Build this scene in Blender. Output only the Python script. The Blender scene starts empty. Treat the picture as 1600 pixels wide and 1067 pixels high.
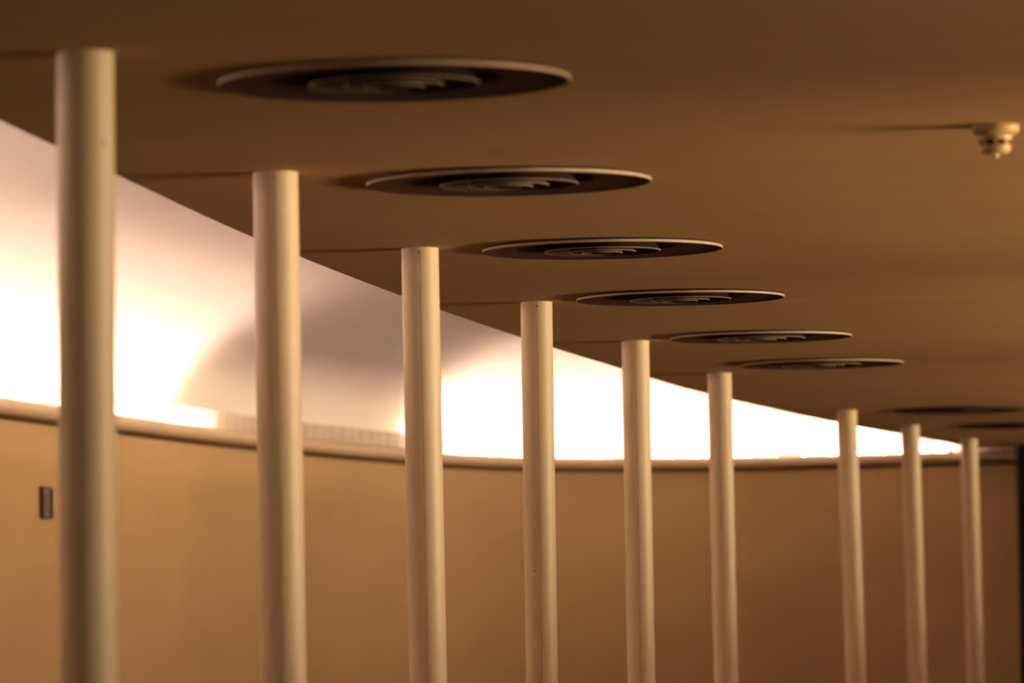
import bpy, bmesh, math, random
from mathutils import Vector, Matrix

random.seed(7)
S = bpy.context.scene
COL = S.collection

# ------------------------------------------------------------------ camera
F_PX = 7800.0                                   # long lens, pixels of a 1600 wide frame
PITCH, ROLL = math.atan(436 / F_PX), 0.0195
cam_d = bpy.data.cameras.new('camera')
cam = bpy.data.objects.new('camera', cam_d)
COL.objects.link(cam)
cam_d.sensor_width = 36.0
cam_d.lens = F_PX / 1600 * 36.0
cam_d.clip_end = 200
cam_d.dof.use_dof = True
cam_d.dof.focus_distance = 17.6
cam_d.dof.aperture_fstop = 4.0
fwd = Vector((0, math.cos(PITCH), math.sin(PITCH)))
up0 = Vector((0, -math.sin(PITCH), math.cos(PITCH)))
rt0 = Vector((1, 0, 0))
rt = rt0 * math.cos(ROLL) - up0 * math.sin(ROLL)
up = rt0 * math.sin(ROLL) + up0 * math.cos(ROLL)
m = Matrix((rt, up, -fwd)).transposed().to_4x4()
m.translation = Vector((0, 0, 1.5))
cam.matrix_world = m
S.camera = cam

# ------------------------------------------------------------------ world, lights, exposure
S.view_settings.view_transform = 'Standard'
S.view_settings.look = 'None'
S.view_settings.gamma = 1.0
S.view_settings.use_curve_mapping = False
S.view_settings.exposure = 0.0

w = bpy.data.worlds.new('world')
S.world = w
w.use_nodes = True
w.node_tree.nodes['Background'].inputs[0].default_value = (0.9, 0.7, 0.5, 1)
w.node_tree.nodes['Background'].inputs[1].default_value = 0.008


def area(name, loc, target, sx, sy, power, color, spread=180):
    d = bpy.data.lights.new(name, 'AREA')
    d.shape = 'RECTANGLE'
    d.size, d.size_y = sx, sy
    d.energy = power
    d.color = color
    d.spread = math.radians(spread)
    o = bpy.data.objects.new(name, d)
    COL.objects.link(o)
    o.location = loc
    o.rotation_euler = (Vector(target) - Vector(loc)).to_track_quat('-Z', 'Y').to_euler()
    return o


WARM = (1.0, 0.74, 0.46)
# assumed light from the right: unseen area lights without fixtures along the room's curve
for hx, hy, ang, pw, rise in ((3.35, 8.0, 5, 0.36, 0.35), (4.05, 14.0, 8, 0.62, 0.75), (4.95, 20.0, 10, 0.60, 1.0), (6.1, 26.0, 12, 0.62, 1.05), (7.45, 32.0, 13, 0.48, 1.0)):
    ca, sa = math.cos(math.radians(ang)), math.sin(math.radians(ang))
    area('assumed_hall_light', (hx, hy, 2.08), (hx - 5 * ca, hy + 5 * sa, 2.08 + rise), 5.8, 0.40, 95 * pw, WARM, 58)
# a weak cool fill light, assumed and added unseen behind the camera
area('assumed_cool_fill', (1.5, -2.2, 1.4), (0.5, 12, 1.8), 2.0, 1.2, 7, (0.62, 0.72, 1.0))

TUBE_COLOR = (1.0, 0.715, 0.58)
TUBE_STRENGTH = 78.0

# ------------------------------------------------------------------ materials
def new_mat(name):
    mt = bpy.data.materials.new(name)
    mt.use_nodes = True
    nt = mt.node_tree
    return mt, nt, nt.nodes['Principled BSDF']


def paint(name, base, var=0.08, rough=0.6, scale=(6, 6, 6), bump=0.1, bscale=220, specks=None, spec=0.35, streak=None):
    """painted plaster or metal: noise variation, fine bump, optional dark specks"""
    mt, nt, b = new_mat(name)
    N, L = nt.nodes, nt.links
    tc = N.new('ShaderNodeTexCoord')
    mp = N.new('ShaderNodeMapping')
    mp.inputs['Scale'].default_value = scale
    L.new(tc.outputs['Object'], mp.inputs['Vector'])
    nz = N.new('ShaderNodeTexNoise')
    nz.inputs['Scale'].default_value = 1.0
    nz.inputs['Detail'].default_value = 6
    nz.inputs['Roughness'].default_value = 0.6
    L.new(mp.outputs[0], nz.inputs['Vector'])
    ramp = N.new('ShaderNodeValToRGB')
    c0 = tuple(max(0, c * (1 - var)) for c in base)
    c1 = tuple(min(1, c * (1 + var)) for c in base)
    ramp.color_ramp.elements[0].position = 0.3
    ramp.color_ramp.elements[1].position = 0.7
    ramp.color_ramp.elements[0].color = (*c0, 1)
    ramp.color_ramp.elements[1].color = (*c1, 1)
    L.new(nz.outputs['Fac'], ramp.inputs[0])
    col = ramp.outputs[0]
    if specks:
        sc, size, tint, vscale = specks
        mp2 = N.new('ShaderNodeMapping')
        mp2.inputs['Scale'].default_value = vscale
        L.new(tc.outputs['Object'], mp2.inputs['Vector'])
        oi = N.new('ShaderNodeObjectInfo')
        ad = N.new('ShaderNodeVectorMath')
        ml = N.new('ShaderNodeVectorMath')
        ml.operation = 'SCALE'
        ml.inputs[0].default_value = (17, 31, 53)
        L.new(oi.outputs['Random'], ml.inputs['Scale'])
        L.new(mp2.outputs[0], ad.inputs[0])
        L.new(ml.outputs[0], ad.inputs[1])
        vo = N.new('ShaderNodeTexVoronoi')
        vo.inputs['Scale'].default_value = sc
        L.new(ad.outputs[0], vo.inputs['Vector'])
        mr = N.new('ShaderNodeMapRange')
        mr.inputs['From Min'].default_value = size * 0.5
        mr.inputs['From Max'].default_value = size
        mr.inputs['To Min'].default_value = 1
        mr.inputs['To Max'].default_value = 0
        L.new(vo.outputs['Distance'], mr.inputs['Value'])
        mx = N.new('ShaderNodeMix')
        mx.data_type = 'RGBA'
        L.new(mr.outputs[0], mx.inputs['Factor'])
        L.new(col, mx.inputs['A'])
        mx.inputs['B'].default_value = (*tint, 1)
        col = mx.outputs['Result']
    L.new(col, b.inputs['Base Color'])
    b.inputs['Roughness'].default_value = rough
    b.inputs['Specular IOR Level'].default_value = spec
    if bump:
        nb = N.new('ShaderNodeTexNoise')
        nb.inputs['Scale'].default_value = bscale
        nb.inputs['Detail'].default_value = 3
        L.new(tc.outputs['Object'], nb.inputs['Vector'])
        bp = N.new('ShaderNodeBump')
        bp.inputs['Strength'].default_value = bump
        bp.inputs['Distance'].default_value = 0.002
        L.new(nb.outputs['Fac'], bp.inputs['Height'])
        L.new(bp.outputs[0], b.inputs['Normal'])
    return mt


def plain(name, base, rough=0.5, metal=0.0, spec=0.5):
    mt, nt, b = new_mat(name)
    nz = nt.nodes.new('ShaderNodeTexNoise')
    nz.inputs['Scale'].default_value = 30
    rp = nt.nodes.new('ShaderNodeValToRGB')
    rp.color_ramp.elements[0].color = (*[c * 0.85 for c in base], 1)
    rp.color_ramp.elements[1].color = (*[min(1, c * 1.15) for c in base], 1)
    nt.links.new(nz.outputs['Fac'], rp.inputs[0])
    nt.links.new(rp.outputs[0], b.inputs['Base Color'])
    b.inputs['Roughness'].default_value = rough
    b.inputs['Metallic'].default_value = metal
    b.inputs['Specular IOR Level'].default_value = spec
    return mt


M = {}
M['ceiling'] = paint('ceiling_paint', (0.46, 0.275, 0.130), 0.05, 0.75, (0.5, 3.0, 1), 0.12, 160, spec=0.15)
# one faint water stain on the ceiling between the first two vents
nt = M['ceiling'].node_tree
b = nt.nodes['Principled BSDF']
src = b.inputs['Base Color'].links[0].from_socket
tc = nt.nodes.new('ShaderNodeTexCoord')
vm = nt.nodes.new('ShaderNodeVectorMath')
vm.operation = 'DISTANCE'
vm.inputs[1].default_value = (-0.025, 12.72, 2.70)
mr = nt.nodes.new('ShaderNodeMapRange')
mr.interpolation_type = 'SMOOTHSTEP'
mr.inputs['From Min'].default_value = 0.006
mr.inputs['From Max'].default_value = 0.045
mr.inputs['To Min'].default_value = 0.45
mr.inputs['To Max'].default_value = 0.0
mx = nt.nodes.new('ShaderNodeMix')
mx.data_type = 'RGBA'
mx.inputs['B'].default_value = (0.10, 0.05, 0.02, 1)
nt.links.new(tc.outputs['Object'], vm.inputs[0])
nt.links.new(vm.outputs['Value'], mr.inputs['Value'])
nt.links.new(mr.outputs[0], mx.inputs['Factor'])
nt.links.new(src, mx.inputs['A'])
nt.links.new(mx.outputs['Result'], b.inputs['Base Color'])
M['wall'] = paint('wall_paint', (0.46, 0.305, 0.145), 0.06, 0.8, (0.8, 0.8, 1.5), 0.1, 120, spec=0.15)
M['cove'] = paint('cove_paint', (0.93, 0.885, 0.83), 0.02, 0.8, (0.7, 0.7, 0.7), 0.05, 60, spec=0.1)
M['trim'] = paint('trim_paint', (0.62, 0.47, 0.30), 0.07, 0.55, (2, 2, 2), 0.1, 90, spec=0.3)
M['shade_strip'] = plain('painted_shade', (0.10, 0.058, 0.026), 0.8, 0, 0.1)
M['pole'] = paint('pole_paint', (0.74, 0.59, 0.38), 0.07, 0.45, (14, 14, 2.2), 0.06, 160,
                  specks=(9, 0.035, (0.22, 0.11, 0.03), (1, 1, 0.45)), spec=0.4)
M['seam'] = plain('seam_filler', (0.24, 0.13, 0.055), 0.7)
M['dark'] = plain('dark_gap', (0.012, 0.008, 0.006), 0.9)
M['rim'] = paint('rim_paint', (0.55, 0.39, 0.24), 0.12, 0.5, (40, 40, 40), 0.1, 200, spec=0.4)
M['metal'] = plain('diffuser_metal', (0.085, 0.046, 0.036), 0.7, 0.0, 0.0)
M['ring'] = plain('diffuser_ring_metal', (0.042, 0.024, 0.017), 0.7, 0.0, 0.0)
M['lip'] = plain('diffuser_lip', (0.34, 0.25, 0.16), 0.4, 0.2, 0.5)
M['plastic'] = paint('aged_plastic', (0.56, 0.37, 0.15), 0.05, 0.45, (20, 20, 20), 0.03, 300, spec=0.4)
M['floor'] = paint('floor_carpet', (0.085, 0.05, 0.028), 0.15, 0.95, (3, 3, 3), 0.3, 300, spec=0.05)
M['plate_frame'] = plain('plate_frame', (0.035, 0.019, 0.010), 0.5)
M['plate_face'] = plain('plate_face', (0.17, 0.105, 0.075), 0.35, 0.3)
M['door'] = plain('door_wood', (0.010, 0.005, 0.003), 0.7, 0, 0.2)
M['batten'] = plain('lamp_batten', (0.7, 0.68, 0.62), 0.5)
M['cap'] = plain('lamp_cap', (0.55, 0.53, 0.5), 0.35, 0.8)

mt = bpy.data.materials.new('lamp_glow')
mt.use_nodes = True
nt = mt.node_tree
nt.nodes.clear()
em = nt.nodes.new('ShaderNodeEmission')
em.inputs[0].default_value = (*TUBE_COLOR, 1)
em.inputs[1].default_value = TUBE_STRENGTH
ou = nt.nodes.new('ShaderNodeOutputMaterial')
nt.links.new(em.outputs[0], ou.inputs[0])
M['glow'] = mt

mt = bpy.data.materials.new('frosted_acrylic')
mt.use_nodes = True
nt = mt.node_tree
nt.nodes.clear()
ou = nt.nodes.new('ShaderNodeOutputMaterial')
tr = nt.nodes.new('ShaderNodeBsdfTranslucent')
tr.inputs[0].default_value = (0.88, 0.82, 0.72, 1)
df = nt.nodes.new('ShaderNodeBsdfDiffuse')
df.inputs[0].default_value = (0.80, 0.72, 0.60, 1)
tp = nt.nodes.new('ShaderNodeBsdfTransparent')
gl = nt.nodes.new('ShaderNodeBsdfGlossy')
gl.inputs['Roughness'].default_value = 0.25
m1 = nt.nodes.new('ShaderNodeMixShader')
m2 = nt.nodes.new('ShaderNodeMixShader')
m3 = nt.nodes.new('ShaderNodeMixShader')
m1.inputs[0].default_value = 0.3
m2.inputs[0].default_value = 0.35
m3.inputs[0].default_value = 0.06
nt.links.new(tr.outputs[0], m1.inputs[1])
nt.links.new(df.outputs[0], m1.inputs[2])
nt.links.new(m1.outputs[0], m2.inputs[1])
nt.links.new(tp.outputs[0], m2.inputs[2])
nt.links.new(m2.outputs[0], m3.inputs[1])
nt.links.new(gl.outputs[0], m3.inputs[2])
nt.links.new(m3.outputs[0], ou.inputs[0])
M['acrylic'] = mt

# ------------------------------------------------------------------ helpers
def tag(o, label=None, cat=None, group=None, kind=None):
    if label:
        o['label'] = label
    if cat:
        o['category'] = cat
    if group:
        o['group'] = group
    if kind:
        o['kind'] = kind
    return o


def empty(name, loc):
    o = bpy.data.objects.new(name, None)
    o.empty_display_size = 0.1
    COL.objects.link(o)
    o.location = loc
    return o


def link_bm(name, bm, mat, parent=None, smooth=True, angle=None):
    me = bpy.data.meshes.new(name)
    bm.normal_update()
    bm.to_mesh(me)
    bm.free()
    me.materials.append(mat)
    if smooth:
        for p in me.polygons:
            p.use_smooth = True
        if angle:
            me.set_sharp_from_angle(angle=math.radians(angle))
    o = bpy.data.objects.new(name, me)
    COL.objects.link(o)
    if parent:
        o.parent = parent
    return o


def lathe(profile, seg=96, close=False, bm=None):
    """profile: list of (r, z)"""
    bm = bm or bmesh.new()
    rings = []
    for r, z in profile:
        if r < 1e-6:
            rings.append([bm.verts.new((0, 0, z))])
        else:
            rings.append([bm.verts.new((r * math.cos(2 * math.pi * i / seg), r * math.sin(2 * math.pi * i / seg), z)) for i in range(seg)])
    n = len(rings)
    for k in range(n if close else n - 1):
        a, b = rings[k], rings[(k + 1) % n]
        for i in range(seg):
            j = (i + 1) % seg
            if len(a) == 1 and len(b) == 1:
                continue
            if len(a) == 1:
                bm.faces.new((a[0], b[i], b[j]))
            elif len(b) == 1:
                bm.faces.new((a[i], b[0], a[j]))
            else:
                bm.faces.new((a[i], b[i], b[j], a[j]))
    bmesh.ops.recalc_face_normals(bm, faces=bm.faces)
    return bm


def box_bm(x0, x1, y0, y1, z0, z1, bev=0.0, bm=None):
    bm = bm or bmesh.new()
    vs = [bm.verts.new((x, y, z)) for x in (x0, x1) for y in (y0, y1) for z in (z0, z1)]
    fs = [(0, 1, 3, 2), (4, 6, 7, 5), (0, 4, 5, 1), (2, 3, 7, 6), (0, 2, 6, 4), (1, 5, 7, 3)]
    faces = [bm.faces.new([vs[i] for i in f]) for f in fs]
    if bev:
        es = list({e for f in faces for e in f.edges})
        bmesh.ops.bevel(bm, geom=es, offset=bev, segments=2, affect='EDGES')
    bmesh.ops.recalc_face_normals(bm, faces=bm.faces)
    return bm


def smooth_path(pts, step, sigma):
    """Catmull-Rom through the points, resampled evenly, then smoothed"""
    P = [Vector((x, y)) for x, y in pts]
    dense = []
    for i in range(len(P) - 1):
        p0, p1, p2, p3 = P[max(i - 1, 0)], P[i], P[i + 1], P[min(i + 2, len(P) - 1)]
        for k in range(30):
            t = k / 30
            dense.append(0.5 * ((2 * p1) + (p2 - p0) * t + (2 * p0 - 5 * p1 + 4 * p2 - p3) * t * t + (3 * p1 - p0 - 3 * p2 + p3) * t ** 3))
    dense.append(P[-1])

    def resample(q):
        out, acc = [q[0].copy()], 0.0
        for a, b in zip(q, q[1:]):
            seg = (b - a).length
            while seg > 1e-9 and acc + seg >= step:
                a = a + (b - a) * ((step - acc) / seg)
                out.append(a.copy())
                seg = (b - a).length
                acc = 0.0
            acc += seg
        return out
    q = resample(dense)
    k = int(sigma * 3 / step)
    if k > 0:
        wts = [math.exp(-0.5 * (j * step / sigma) ** 2) for j in range(-k, k + 1)]
        n = len(q)
        sm = []
        for i in range(n):
            acc, tot = Vector((0, 0)), 0
            for j, wt in zip(range(-k, k + 1), wts):
                ii = i + j
                if ii < 0:
                    p = q[0] * 2 - q[min(-ii, n - 1)]
                elif ii >= n:
                    p = q[-1] * 2 - q[max(2 * n - 2 - ii, 0)]
                else:
                    p = q[ii]
                acc += p * wt
                tot += wt
            sm.append(acc / tot)
        q = resample(sm)
    return q


STEP = 0.10
WALL_PTS = [(-5.62, -3.0), (-5.55, 1.0), (-5.30, 5.4), (-4.95, 9.4), (-4.5, 13.5), (-3.93, 17.5), (-3.30, 21.4), (-2.61, 25.4),
            (-1.94, 29.1), (-1.33, 31.85), (-0.80, 33.75), (-0.48, 34.95), (-0.12, 35.75), (0.31, 36.33), (0.83, 36.72),
            (1.40, 36.95), (1.9, 37.04), (2.36, 37.03), (2.9, 36.88), (3.3, 36.72), (3.72, 36.55), (4.4, 36.28)]
PATH = smooth_path(WALL_PTS, STEP, 0.30)
NP = len(PATH)
TAN, NOR = [], []
for i in range(NP):
    t = (PATH[min(i + 1, NP - 1)] - PATH[max(i - 1, 0)]).normalized()
    TAN.append(t)
    NOR.append(Vector((-t.y, t.x)))          # points out of the room


def at_s(s):
    """point, tangent and outward normal at arc length s"""
    x = max(0, min(NP - 1.001, s / STEP))
    i = int(x)
    f = x - i
    return PATH[i].lerp(PATH[i + 1], f), TAN[i].lerp(TAN[i + 1], f).normalized(), NOR[i].lerp(NOR[i + 1], f).normalized()


def s_where(test):
    for i in range(NP):
        if test(PATH[i]):
            return i * STEP
    return (NP - 1) * STEP


def sweep(name, profile, mat, i0=0, i1=None, parent=None, angle=40, caps=False):
    """profile (n outwards, z) swept along the wall line"""
    i1 = NP - 1 if i1 is None else i1
    bm = bmesh.new()
    rows = []
    for i in range(i0, i1 + 1):
        rows.append([bm.verts.new((PATH[i].x + NOR[i].x * n, PATH[i].y + NOR[i].y * n, z)) for n, z in profile])
    for a, b in zip(rows, rows[1:]):
        for k in range(len(profile) - 1):
            bm.faces.new((a[k], b[k], b[k + 1], a[k + 1]))
    if caps:
        bm.faces.new(rows[0])
        bm.faces.new(rows[-1])
    return link_bm(name, bm, mat, parent, True, angle)


# ------------------------------------------------------------------ setting: walls, floor, cove
ZC = 2.70                                        # underside of the lowered ceiling
i_split = int(s_where(lambda p: p.x > 2.0) / STEP)
wl = sweep('wall_left', [(0, 0), (0, 1.0), (0, 2.0), (0, 2.572), (0.032, 2.572)], M['wall'], 0, i_split)
tag(wl, 'tan plastered wall curving away behind the row of poles', 'wall', kind='structure')
wf = sweep('wall_far', [(0, 0), (0, 1.0), (0, 2.0), (0, 2.572), (0.032, 2.572)], M['wall'], i_split, None)
tag(wf, 'tan plastered end wall behind the farthest poles, right of the bend', 'wall', kind='structure')

# rounded moulding and the lamp trough behind it
prof = [(0.03, 2.599)]
for k in range(9):
    a = math.radians(-90 + 180 * k / 8)
    prof.append((-0.022 - 0.058 * math.cos(a), 2.641 + 0.042 * math.sin(a)))
prof += [(0.0, 2.683), (0.03, 2.683), (0.03, 2.60), (0.33, 2.60)]
trim = sweep('trim_1', prof, M['trim'], angle=50)
tag(trim, 'rounded tan moulding capping the curved wall, lamp trough behind it', 'trim', kind='structure')

shade_strip = sweep('trim_3', [(0.030, 2.570), (0.030, 2.601)], M['shade_strip'])  # dark colour paints in the shade below the moulding
tag(shade_strip, 'dark narrow strip of painted shade between the moulding and the curved wall', 'trim', kind='structure')

# coved upper ceiling: rises behind the trough and bends over the gap
CW, CH, C0 = 3.0, 1.05, 0.32                     # width, rise and start of the vault, measured from the wall face
def vault(d):
    u = min(max(d + C0, 0.0), CW)
    return 2.72 + CH * math.sqrt(1 - (1 - u / CW) ** 2)


offs = [C0 - CW * (k / 26) ** 2 for k in range(27)]
bm = bmesh.new()
rows = []
for i in range(0, NP, 2):
    row = [bm.verts.new((PATH[i].x + NOR[i].x * C0, PATH[i].y + NOR[i].y * C0, 2.60))]
    for n in offs:
        q = PATH[i] + NOR[i] * n
        d = -n if n > -0.8 else min((q - pp).length for pp in PATH[max(0, i - 45):i + 46])
        row.append(bm.verts.new((q.x, q.y, vault(d))))
    rows.append(row)
for a_, b_ in zip(rows, rows[1:]):
    for k in range(len(offs)):
        bm.faces.new((a_[k], b_[k], b_[k + 1], a_[k + 1]))
cv = link_bm('ceiling_cove', bm, M['cove'], None, True, 60)
tag(cv, 'white coved ceiling glowing above the lamp ledge', 'ceiling', kind='structure')

bm = bmesh.new()
vs = [bm.verts.new(p) for p in ((-6.6, -3.4, 3.78), (6.2, -3.4, 3.78), (6.2, 38.5, 3.78), (-6.6, 38.5, 3.78))]
bm.faces.new(vs)
cu = link_bm('ceiling_upper', bm, M['cove'], None, False)
tag(cu, 'flat white upper ceiling over the gap beside the lowered ceiling', 'ceiling', kind='structure')

bm = bmesh.new()
vs = [bm.verts.new(p) for p in ((-6.4, -3.2, 0), (8.9, -3.2, 0), (8.9, 37.6, 0), (-6.4, 37.6, 0))]
bm.faces.new(vs)
fl = link_bm('floor', bm, M['floor'], None, False)
tag(fl, 'dark brown carpet floor under the poles', 'floor', kind='structure')

bm = bmesh.new()
rows = []
for x, y in ((3.0, -3.1), (3.2, 5.0), (3.6, 10.0), (4.25, 14.5), (5.15, 20.0), (6.3, 26.0), (7.65, 32.0), (8.7, 36.2)):
    rows.append([bm.verts.new((x, y, 0)), bm.verts.new((x, y, ZC + 0.05))])
for a_, b_ in zip(rows, rows[1:]):
    bm.faces.new((a_[0], a_[1], b_[1], b_[0]))
wr = link_bm('wall_right', bm, M['wall'], None, True)
tag(wr, 'tan wall on the right side of the hall', 'wall', kind='structure')
wn = link_bm('wall_near', box_bm(-6.4, 6.75, -3.2, -3.05, 0, 3.78), M['wall'], None, False)
tag(wn, 'tan wall behind the camera', 'wall', kind='structure')
we = link_bm('wall_end', box_bm(4.35, 8.9, 36.0, 36.3, 0, 2.95), M['wall'], None, False)
tag(we, 'tan end wall beyond the dark door', 'wall', kind='structure')

# ------------------------------------------------------------------ setting: lowered ceiling with round holes
EDGE_PTS = [(-2.25, -3.2), (-2.05, 1.0), (-1.72, 6.0), (-1.40, 9.7), (-1.196, 11.713), (-1.041, 13.166), (-0.792, 15.45), (-0.405, 18.312),
            (0.036, 21.15), (0.522, 24.0), (1.042, 26.9), (2.015, 31.3), (2.63, 33.75), (3.125, 35.7), (3.34, 36.62), (3.46, 37.2)]
EDGE = smooth_path(EDGE_PTS, 0.20, 0.5)
VENTS = [(-0.248, 10.946), (0.0, 13.532), (0.297, 16.062), (0.632, 18.601), (1.066, 21.334), (1.471, 23.721), (2.644, 29.534), (3.257, 32.166)]
HOLE_R = 0.383
SEG = 96
bm = bmesh.new()
outer = [bm.verts.new((p.x, p.y, ZC)) for p in EDGE]
outer += [bm.verts.new(p) for p in ((4.5, 36.9, ZC), (8.75, 36.05, ZC), (7.7, 32.0, ZC), (6.35, 26.0, ZC), (5.2, 20.0, ZC), (3.65, 10.0, ZC), (3.1, -3.1, ZC))]
edges = [bm.edges.new((outer[i], outer[(i + 1) % len(outer)])) for i in range(len(outer))]
for vx, vy in VENTS:
    ring = [bm.verts.new((vx + HOLE_R * math.cos(2 * math.pi * i / SEG), vy + HOLE_R * math.sin(2 * math.pi * i / SEG), ZC)) for i in range(SEG)]
    edges += [bm.edges.new((ring[i], ring[(i + 1) % SEG])) for i in range(SEG)]
bmesh.ops.triangle_fill(bm, use_beauty=True, use_dissolve=False, edges=edges)
for f in bm.faces:
    f.normal_update()
    if f.normal.z > 0:
        f.normal_flip()
ce = link_bm('ceiling', bm, M['ceiling'], None, False)
tag(ce, 'lowered brown ceiling pierced by a row of round vents', 'ceiling', kind='structure')

# upstand above the slab edge that closes the gap towards the hall
bm = bmesh.new()
rows = []
for p in EDGE:
    rows.append([bm.verts.new((p.x, p.y, ZC)), bm.verts.new((p.x + 0.012, p.y, 2.86)), bm.verts.new((p.x + 1.2, p.y - 0.15, 2.90)), bm.verts.new((p.x + 1.2, p.y - 0.15, 3.79))])
for a, b in zip(rows, rows[1:]):
    for k in range(3):
        bm.faces.new((a[k], a[k + 1], b[k + 1], b[k]))
fa = link_bm('trim_2', bm, M['cove'], None, True, 30)
tag(fa, 'white upstand over the free edge of the lowered ceiling', 'trim', kind='structure')

# ------------------------------------------------------------------ setting: dark door at the far right
door = empty('door_1', (3.66, 36.30, 0))
tag(door, 'dark brown door at the end wall, cut by the frame', 'door', kind='structure')
link_bm('door_frame', box_bm(0.0, 0.10, -0.10, 0.16, 0, 2.69, 0.006), M['door'], door, False)
link_bm('door_frame', box_bm(0.98, 1.08, -0.10, 0.16, 0, 2.69, 0.006), M['door'], door, False)
link_bm('door_frame', box_bm(0.10, 0.98, -0.10, 0.16, 2.45, 2.69, 0.006), M['door'], door, False)
leaf = link_bm('door_leaf', box_bm(0.10, 0.98, -0.04, 0.02, 0.01, 2.45, 0.004), M['door'], door, False)
hb = lathe([(0, 0), (0.024, 0), (0.024, -0.01), (0.010, -0.012), (0.010, -0.04), (0.026, -0.05), (0.026, -0.07), (0, -0.075)], 20)
bmesh.ops.rotate(hb, verts=hb.verts, cent=(0, 0, 0), matrix=Matrix.Rotation(math.radians(-90), 3, 'X'))
bmesh.ops.translate(hb, verts=hb.verts, vec=(0.18, -0.04, 1.02))
link_bm('door_knob', hb, M['cap'], leaf)

# ------------------------------------------------------------------ acrylic panels on the ledge (pieces of the moulding)
PW, PH = 0.186, 0.106
bm = bmesh.new()
secs = 6
for k in range(secs + 1):
    x = -PW / 2 + PW * k / secs
    bow = 0.010 * (1 - (2 * k / secs - 1) ** 2)
    for (dy, z) in ((-bow, 0), (-bow, PH), (0.006 - bow, PH), (0.006 - bow, 0)):
        bm.verts.new((x, dy, z))
bm.verts.ensure_lookup_table()
V = bm.verts
for k in range(secs):
    for q in range(4):
        r = (q + 1) % 4
        bm.faces.new((V[4 * k + q], V[4 * k + r], V[4 * k + 4 + r], V[4 * k + 4 + q]))
bm.faces.new((V[0], V[3], V[2], V[1]))
n0 = 4 * secs
bm.faces.new((V[n0], V[n0 + 1], V[n0 + 2], V[n0 + 3]))
bmesh.ops.recalc_face_normals(bm, faces=bm.faces)
panel0 = link_bm('panel', bm, M['acrylic'], trim, True, 40)
s0 = s_where(lambda p: p.y > 22.5)
s1 = s_where(lambda p: p.x > 3.22)
n_pan = int((s1 - s0) / 0.20)
for k in range(n_pan):
    o = panel0 if k == 0 else panel0.copy()
    if k:
        COL.objects.link(o)
    p, t, n = at_s(s0 + 0.20 * k)
    o.location = (p.x + n.x * 0.012, p.y + n.y * 0.012, 2.683)
    o.rotation_euler = (random.uniform(-0.03, 0.03), 0, math.atan2(t.y, t.x) + random.uniform(-0.02, 0.02))

# ------------------------------------------------------------------ fluorescent lamps in the trough
def make_lamp():
    root = empty('fluorescent_lamp', (0, 0, 0))
    tag(root, 'white fluorescent tube lying in the trough behind the ledge panels', 'lamp', 'fluorescent tubes in the ledge trough')
    L = 1.14
    link_bm('batten', box_bm(-L / 2, L / 2, -0.03, 0.03, 0.0, 0.045, 0.004), M['batten'], root, False)
    tb = lathe([(0, -L / 2 + 0.03), (0.018, -L / 2 + 0.03), (0.018, L / 2 - 0.03), (0, L / 2 - 0.03)], 14)
    bmesh.ops.rotate(tb, verts=tb.verts, cent=(0, 0, 0), matrix=Matrix.Rotation(math.radians(90), 3, 'Y'))
    bmesh.ops.translate(tb, verts=tb.verts, vec=(0, 0, 0.09))
    link_bm('tube', tb, M['glow'], root, True, 40)
    for sgn in (-1, 1):
        link_bm('lamp_holder', box_bm(sgn * L / 2 - 0.014, sgn * L / 2 + 0.014, -0.018, 0.018, 0.045, 0.112, 0.003), M['cap'], root, False)
    return root


def copy_tree(o, parent=None):
    c = o.copy()
    COL.objects.link(c)
    c.parent = parent
    for ch in list(o.children):
        copy_tree(ch, c)
    return c


lamp0 = make_lamp()
first = True
sA1 = s_where(lambda p: p.y > 29.8)             # the left run of lamps stops here
sB0 = s_where(lambda p: p.y > 34.8)              # and goes on at the bend
spots = []
s = sA1 - 0.6
while s > s_where(lambda p: p.y > 9.0):
    spots.append(s)
    s -= 1.2
s = sB0 + 0.6
while s < s_where(lambda p: p.x > 2.75):
    spots.append(s)
    s += 1.2
fill_spots = []                                   # unseen second run, added above the lowered ceiling to light cove and wall
for k in range(len(EDGE)):
    if 19.0 < EDGE[k].y < 34.0 and k % 9 == 0:
        fill_spots.append(k)
for k in fill_spots:
    o = copy_tree(lamp0)
    d = (EDGE[k + 1] - EDGE[k - 1]).normalized()
    o.location = (EDGE[k].x + 0.95, EDGE[k].y, 2.90)
    o.rotation_euler = (0, 0, math.atan2(d.y, d.x))
    tag(o, 'unseen tube added on top of the lowered ceiling to light the cove', 'lamp', 'unseen tubes added above the lowered ceiling')
for s in spots:
    o = lamp0 if first else copy_tree(lamp0)
    first = False
    p, t, n = at_s(s)
    o.location = (p.x + n.x * 0.12, p.y + n.y * 0.12, 2.60)
    o.rotation_euler = (0, 0, math.atan2(t.y, t.x))

# ------------------------------------------------------------------ poles
POLE_R = 0.060
POLES = [  # top x, top y, sideways lean per metre of height
    (-0.879, 10.372, 0.0085), (-0.620, 13.220, 0.0), (-0.290, 16.003, -0.0006), (0.095, 18.834, 0.0046), (0.535, 21.630, 0.0026),
    (1.021, 24.629, -0.0009), (1.966, 29.429, -0.0125), (2.546, 32.044, -0.0070), (3.169, 34.759, -0.0043)]
POLE_LABELS = [
    'tall cream pole nearest the camera, thickest in view, beside the first and largest vent',
    'cream pole second from the camera, standing across the shaded part of the glowing cove',
    'cream pole with a clear seam, third from the camera, right of the cove shadow',
    'cream pole with a clear seam, fourth from the camera, against the bright cove',
    'cream pole fifth from the camera, top just below and left of the fifth vent',
    'cream pole sixth from the camera, last one before the wide gap in the row',
    'cream pole just beyond the wide gap, first of the three thin far poles',
    'thin cream pole in the middle of the three far ones beyond the gap',
    'thinnest cream pole farthest from the camera, where the cove light runs out']


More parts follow.
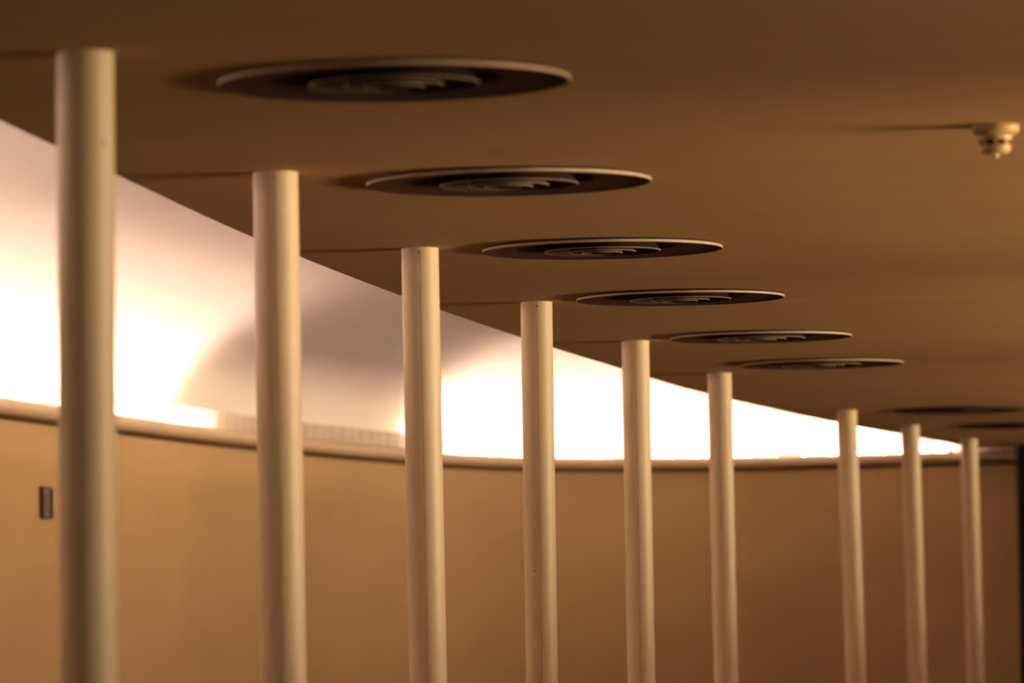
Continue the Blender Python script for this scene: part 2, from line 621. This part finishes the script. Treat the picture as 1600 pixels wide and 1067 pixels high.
def make_pole():
    root = empty('support_pole', (0, 0, 0))
    seg = 64
    H = ZC + 0.001
    # round shaft with a V groove on the side that faces -Y
    bm = bmesh.new()
    prof = []
    ga = 0.0011 / POLE_R
    for i in range(seg):
        a = -math.pi / 2 + 2 * math.pi * i / seg
        if i == 0:
            prof += [(a - ga, POLE_R - 0.0004), (a, POLE_R - 0.0020), (a + ga, POLE_R - 0.0004)]
        else:
            prof.append((a, POLE_R))
    rows = []
    zs = [0, 0.6, 1.2, 1.8, 2.4, H]
    for z in zs:
        rows.append([bm.verts.new((r * math.cos(a), r * math.sin(a), z)) for a, r in prof])
    n = len(prof)
    for A_, B_ in zip(rows, rows[1:]):
        for i in range(n):
            j = (i + 1) % n
            bm.faces.new((A_[i], A_[j], B_[j], B_[i]))
    bm.faces.new(rows[-1])
    bmesh.ops.recalc_face_normals(bm, faces=bm.faces)
    link_bm('shaft', bm, M['pole'], root, True, 50)
    # dark filler lying in the groove
    link_bm('seam', box_bm(-0.0006, 0.0006, -POLE_R + 0.0009, -POLE_R + 0.0035, 0.0, H - 0.022), M['seam'], root, False)
    # screw at the head of the seam
    sb = lathe([(0, 0), (0.0036, 0), (0.0036, -0.0016), (0.0024, -0.003), (0, -0.003)], 14)
    bmesh.ops.rotate(sb, verts=sb.verts, cent=(0, 0, 0), matrix=Matrix.Rotation(math.radians(-90), 3, 'X'))
    bmesh.ops.translate(sb, verts=sb.verts, vec=(0.0012, -POLE_R + 0.001, H - 0.019))
    link_bm('screw', sb, M['seam'], root, True, 40)
    # floor plate
    link_bm('base_plate', lathe([(0.0605, 0.0), (0.10, 0.0), (0.10, 0.010), (0.097, 0.013), (0.0605, 0.013)], 48, True), M['pole'], root, True, 40)
    return root


pole0 = make_pole()
for k, (x, y, lean) in enumerate(POLES):
    o = pole0 if k == 0 else copy_tree(pole0)
    o.location = (x - lean * ZC, y, 0)
    seam_turn = math.atan2(-x, y) + (-0.22, -0.10, -0.04, 0.0, -0.05, -0.1, 0.05, 0.0, -0.1)[k]
    o.rotation_euler = (0, math.atan(lean), seam_turn)
    tag(o, POLE_LABELS[k], 'pole', 'cream poles along the edge of the lowered ceiling')

# ------------------------------------------------------------------ round ceiling vents
VENT_LABELS = [
    'largest round dark ceiling vent, nearest the camera, right of the thickest pole',
    'second round dark ceiling vent from the camera, right of the second pole top',
    'third round dark ceiling vent from the camera, right of the third pole top',
    'fourth round dark ceiling vent from the camera, right of the fourth pole top',
    'fifth round dark ceiling vent from the camera, right of the fifth pole top',
    'sixth round dark ceiling vent, last one before the wide gap in the row',
    'dark ceiling vent with shade painted on its rim beyond the gap, second farthest of the row',
    'dark ceiling vent with shade painted on its rim farthest from the camera, running out of the frame']


def ring_profile(r, z, rise, inset, th=0.0022):
    """a thin cone flaring down to a rolled lip at radius r"""
    return [(r, z), (r + 0.0016, z + 0.0022), (r - 0.002, z + 0.006), (r - inset * 0.45, z + rise * 0.55), (r - inset, z + rise),
            (r - inset - th, z + rise), (r - inset * 0.45 - th, z + rise * 0.5), (r - 0.006, z + 0.004), (r - 0.003, z + 0.0004)]


def make_vent():
    root = empty('ceiling_vent', (0, 0, 0))
    link_bm('rim', lathe([(0.3815, 0.001), (0.3872, 0.0008), (0.3885, -0.0022), (0.3883, -0.0058), (0.3868, -0.0074), (0.3800, 0.0006)], 128, True), M['rim'], root, True, 60)
    link_bm('spacer', lathe([(0.3832, 0.03), (0.3832, 0.0)], 96), M['dark'], root, True)
    link_bm('dish', lathe([(0.3866, -0.0072), (0.3845, -0.0080), (0.380, -0.0074), (0.366, -0.0048), (0.345, -0.0022), (0.32, -0.0002), (0.28, 0.0020), (0.24, 0.0040), (0.212, 0.0075), (0.202, 0.016), (0.200, 0.03)], 128), M['metal'], root, True)
    link_bm('duct', lathe([(0.200, 0.03), (0.200, 0.17), (0.0, 0.17)], 64), M['dark'], root, True, 40)
    for r, z, rise, inset in ((0.187, -0.0105, 0.060, 0.045), (0.107, -0.0125, 0.055, 0.034), (0.064, -0.0155, 0.050, 0.024)):
        rg = link_bm('diffuser_ring', lathe(ring_profile(r, z, rise, inset), 96, True), M['ring'], root, True, 60)
        link_bm('lip', lathe([(r - 0.0010, z + 0.0004), (r + 0.0004, z - 0.0006), (r + 0.0022, z + 0.0018), (r + 0.0012, z + 0.0030)], 96, True), M['lip'], rg, True, 60)
    link_bm('center_plug', lathe([(0, -0.0165), (0.020, -0.0168), (0.033, -0.0160), (0.035, -0.0135), (0.030, -0.008), (0.022, 0.03), (0, 0.03)], 48), M['ring'], root, True, 60)
    # three arms that carry the rings inside the duct
    for q in range(3):
        sp = link_bm('support_arm', box_bm(0.02, 0.201, -0.004, 0.004, 0.040, 0.050), M['dark'], root, False)
        sp.rotation_euler = (0, 0, 2 * math.pi * q / 3 + 0.4)
    return root


vent0 = make_vent()
for k, (x, y) in enumerate(VENTS):
    o = vent0 if k == 0 else copy_tree(vent0)
    o.location = (x, y, ZC - 0.0075)
    o.rotation_euler = (0, 0, random.uniform(0, 6.28))
    if k >= 6:                                   # far vents: rims and lips painted dark in place of weaker light
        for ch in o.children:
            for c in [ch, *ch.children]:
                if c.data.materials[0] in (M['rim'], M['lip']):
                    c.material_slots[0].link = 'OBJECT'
                    c.material_slots[0].material = M['metal']
    tag(o, VENT_LABELS[k], 'vent', 'round vents in the lowered ceiling')

# ------------------------------------------------------------------ smoke detector
sd = empty('smoke_detector', (1.206, 12.308, ZC))
tag(sd, 'small cream smoke detector with dark slots, alone under the ceiling', 'smoke detector')
link_bm('base', lathe([(0, 0), (0.0585, 0), (0.0592, -0.004), (0.0590, -0.014), (0.0565, -0.0185), (0.050, -0.021), (0.0455, -0.0255), (0, -0.0255)], 64), M['plastic'], sd, True, 50)
# body: ring of slots between two bands
link_bm('body', lathe([(0.0415, -0.0255), (0.0415, -0.0365), (0.0405, -0.0380), (0.0330, -0.0380)], 64), M['plastic'], sd, True, 50)
link_bm('slot_core', lathe([(0.0325, -0.030), (0.0325, -0.056)], 32), M['dark'], sd)
link_bm('cap', lathe([(0.0330, -0.0495), (0.0385, -0.0495), (0.0380, -0.058), (0.0345, -0.0665), (0.029, -0.0705), (0.012, -0.0725), (0, -0.0725)], 64), M['plastic'], sd, True, 50)
rib_me = None
for q in range(8):
    rb = link_bm('rib', box_bm(0.031, 0.0392, -0.0042, 0.0042, -0.0500, -0.0375, 0.0008), M['plastic'], sd, False)
    rb.rotation_euler = (0, 0, 2 * math.pi * q / 8 - math.pi / 2 - 0.10)
link_bm('indicator', lathe([(0.0065, -0.072), (0.0065, -0.0775), (0.004, -0.081), (0, -0.082)], 20), plain('indicator_plastic', (0.75, 0.66, 0.55), 0.3), sd, True, 60)

# ------------------------------------------------------------------ framed plate on the left wall
sp_ = s_where(lambda p: p.y > 26.15)
p, t, n = at_s(sp_)
pl = empty('wall_plate', (p.x - n.x * 0.001, p.y - n.y * 0.001, 2.165))
pl.rotation_euler = (0, 0, math.atan2(t.y, t.x))
tag(pl, 'small dark framed plate on the tan wall, left of the thickest pole', 'wall plate')
W2, H2, D2 = 0.098, 0.084, 0.024
link_bm('back', box_bm(-W2 + 0.004, W2 - 0.004, -0.012, 0.0, -H2 + 0.004, H2 - 0.004), M['plate_face'], pl, False)
for x0, x1, z0, z1 in ((-W2, -W2 + 0.02, -H2, H2), (W2 - 0.02, W2, -H2, H2), (-W2 + 0.02, W2 - 0.02, H2 - 0.016, H2), (-W2 + 0.02, W2 - 0.02, -H2, -H2 + 0.016)):
    link_bm('frame', box_bm(x0, x1, -D2, 0.0, z0, z1, 0.002), M['plate_frame'], pl, False)
for q in range(3):
    x0 = -0.05 + q * 0.04
    link_bm('louvre', box_bm(x0, x0 + 0.022, -0.019, -0.010, -0.052, 0.052, 0.002), M['plate_face'], pl, False)
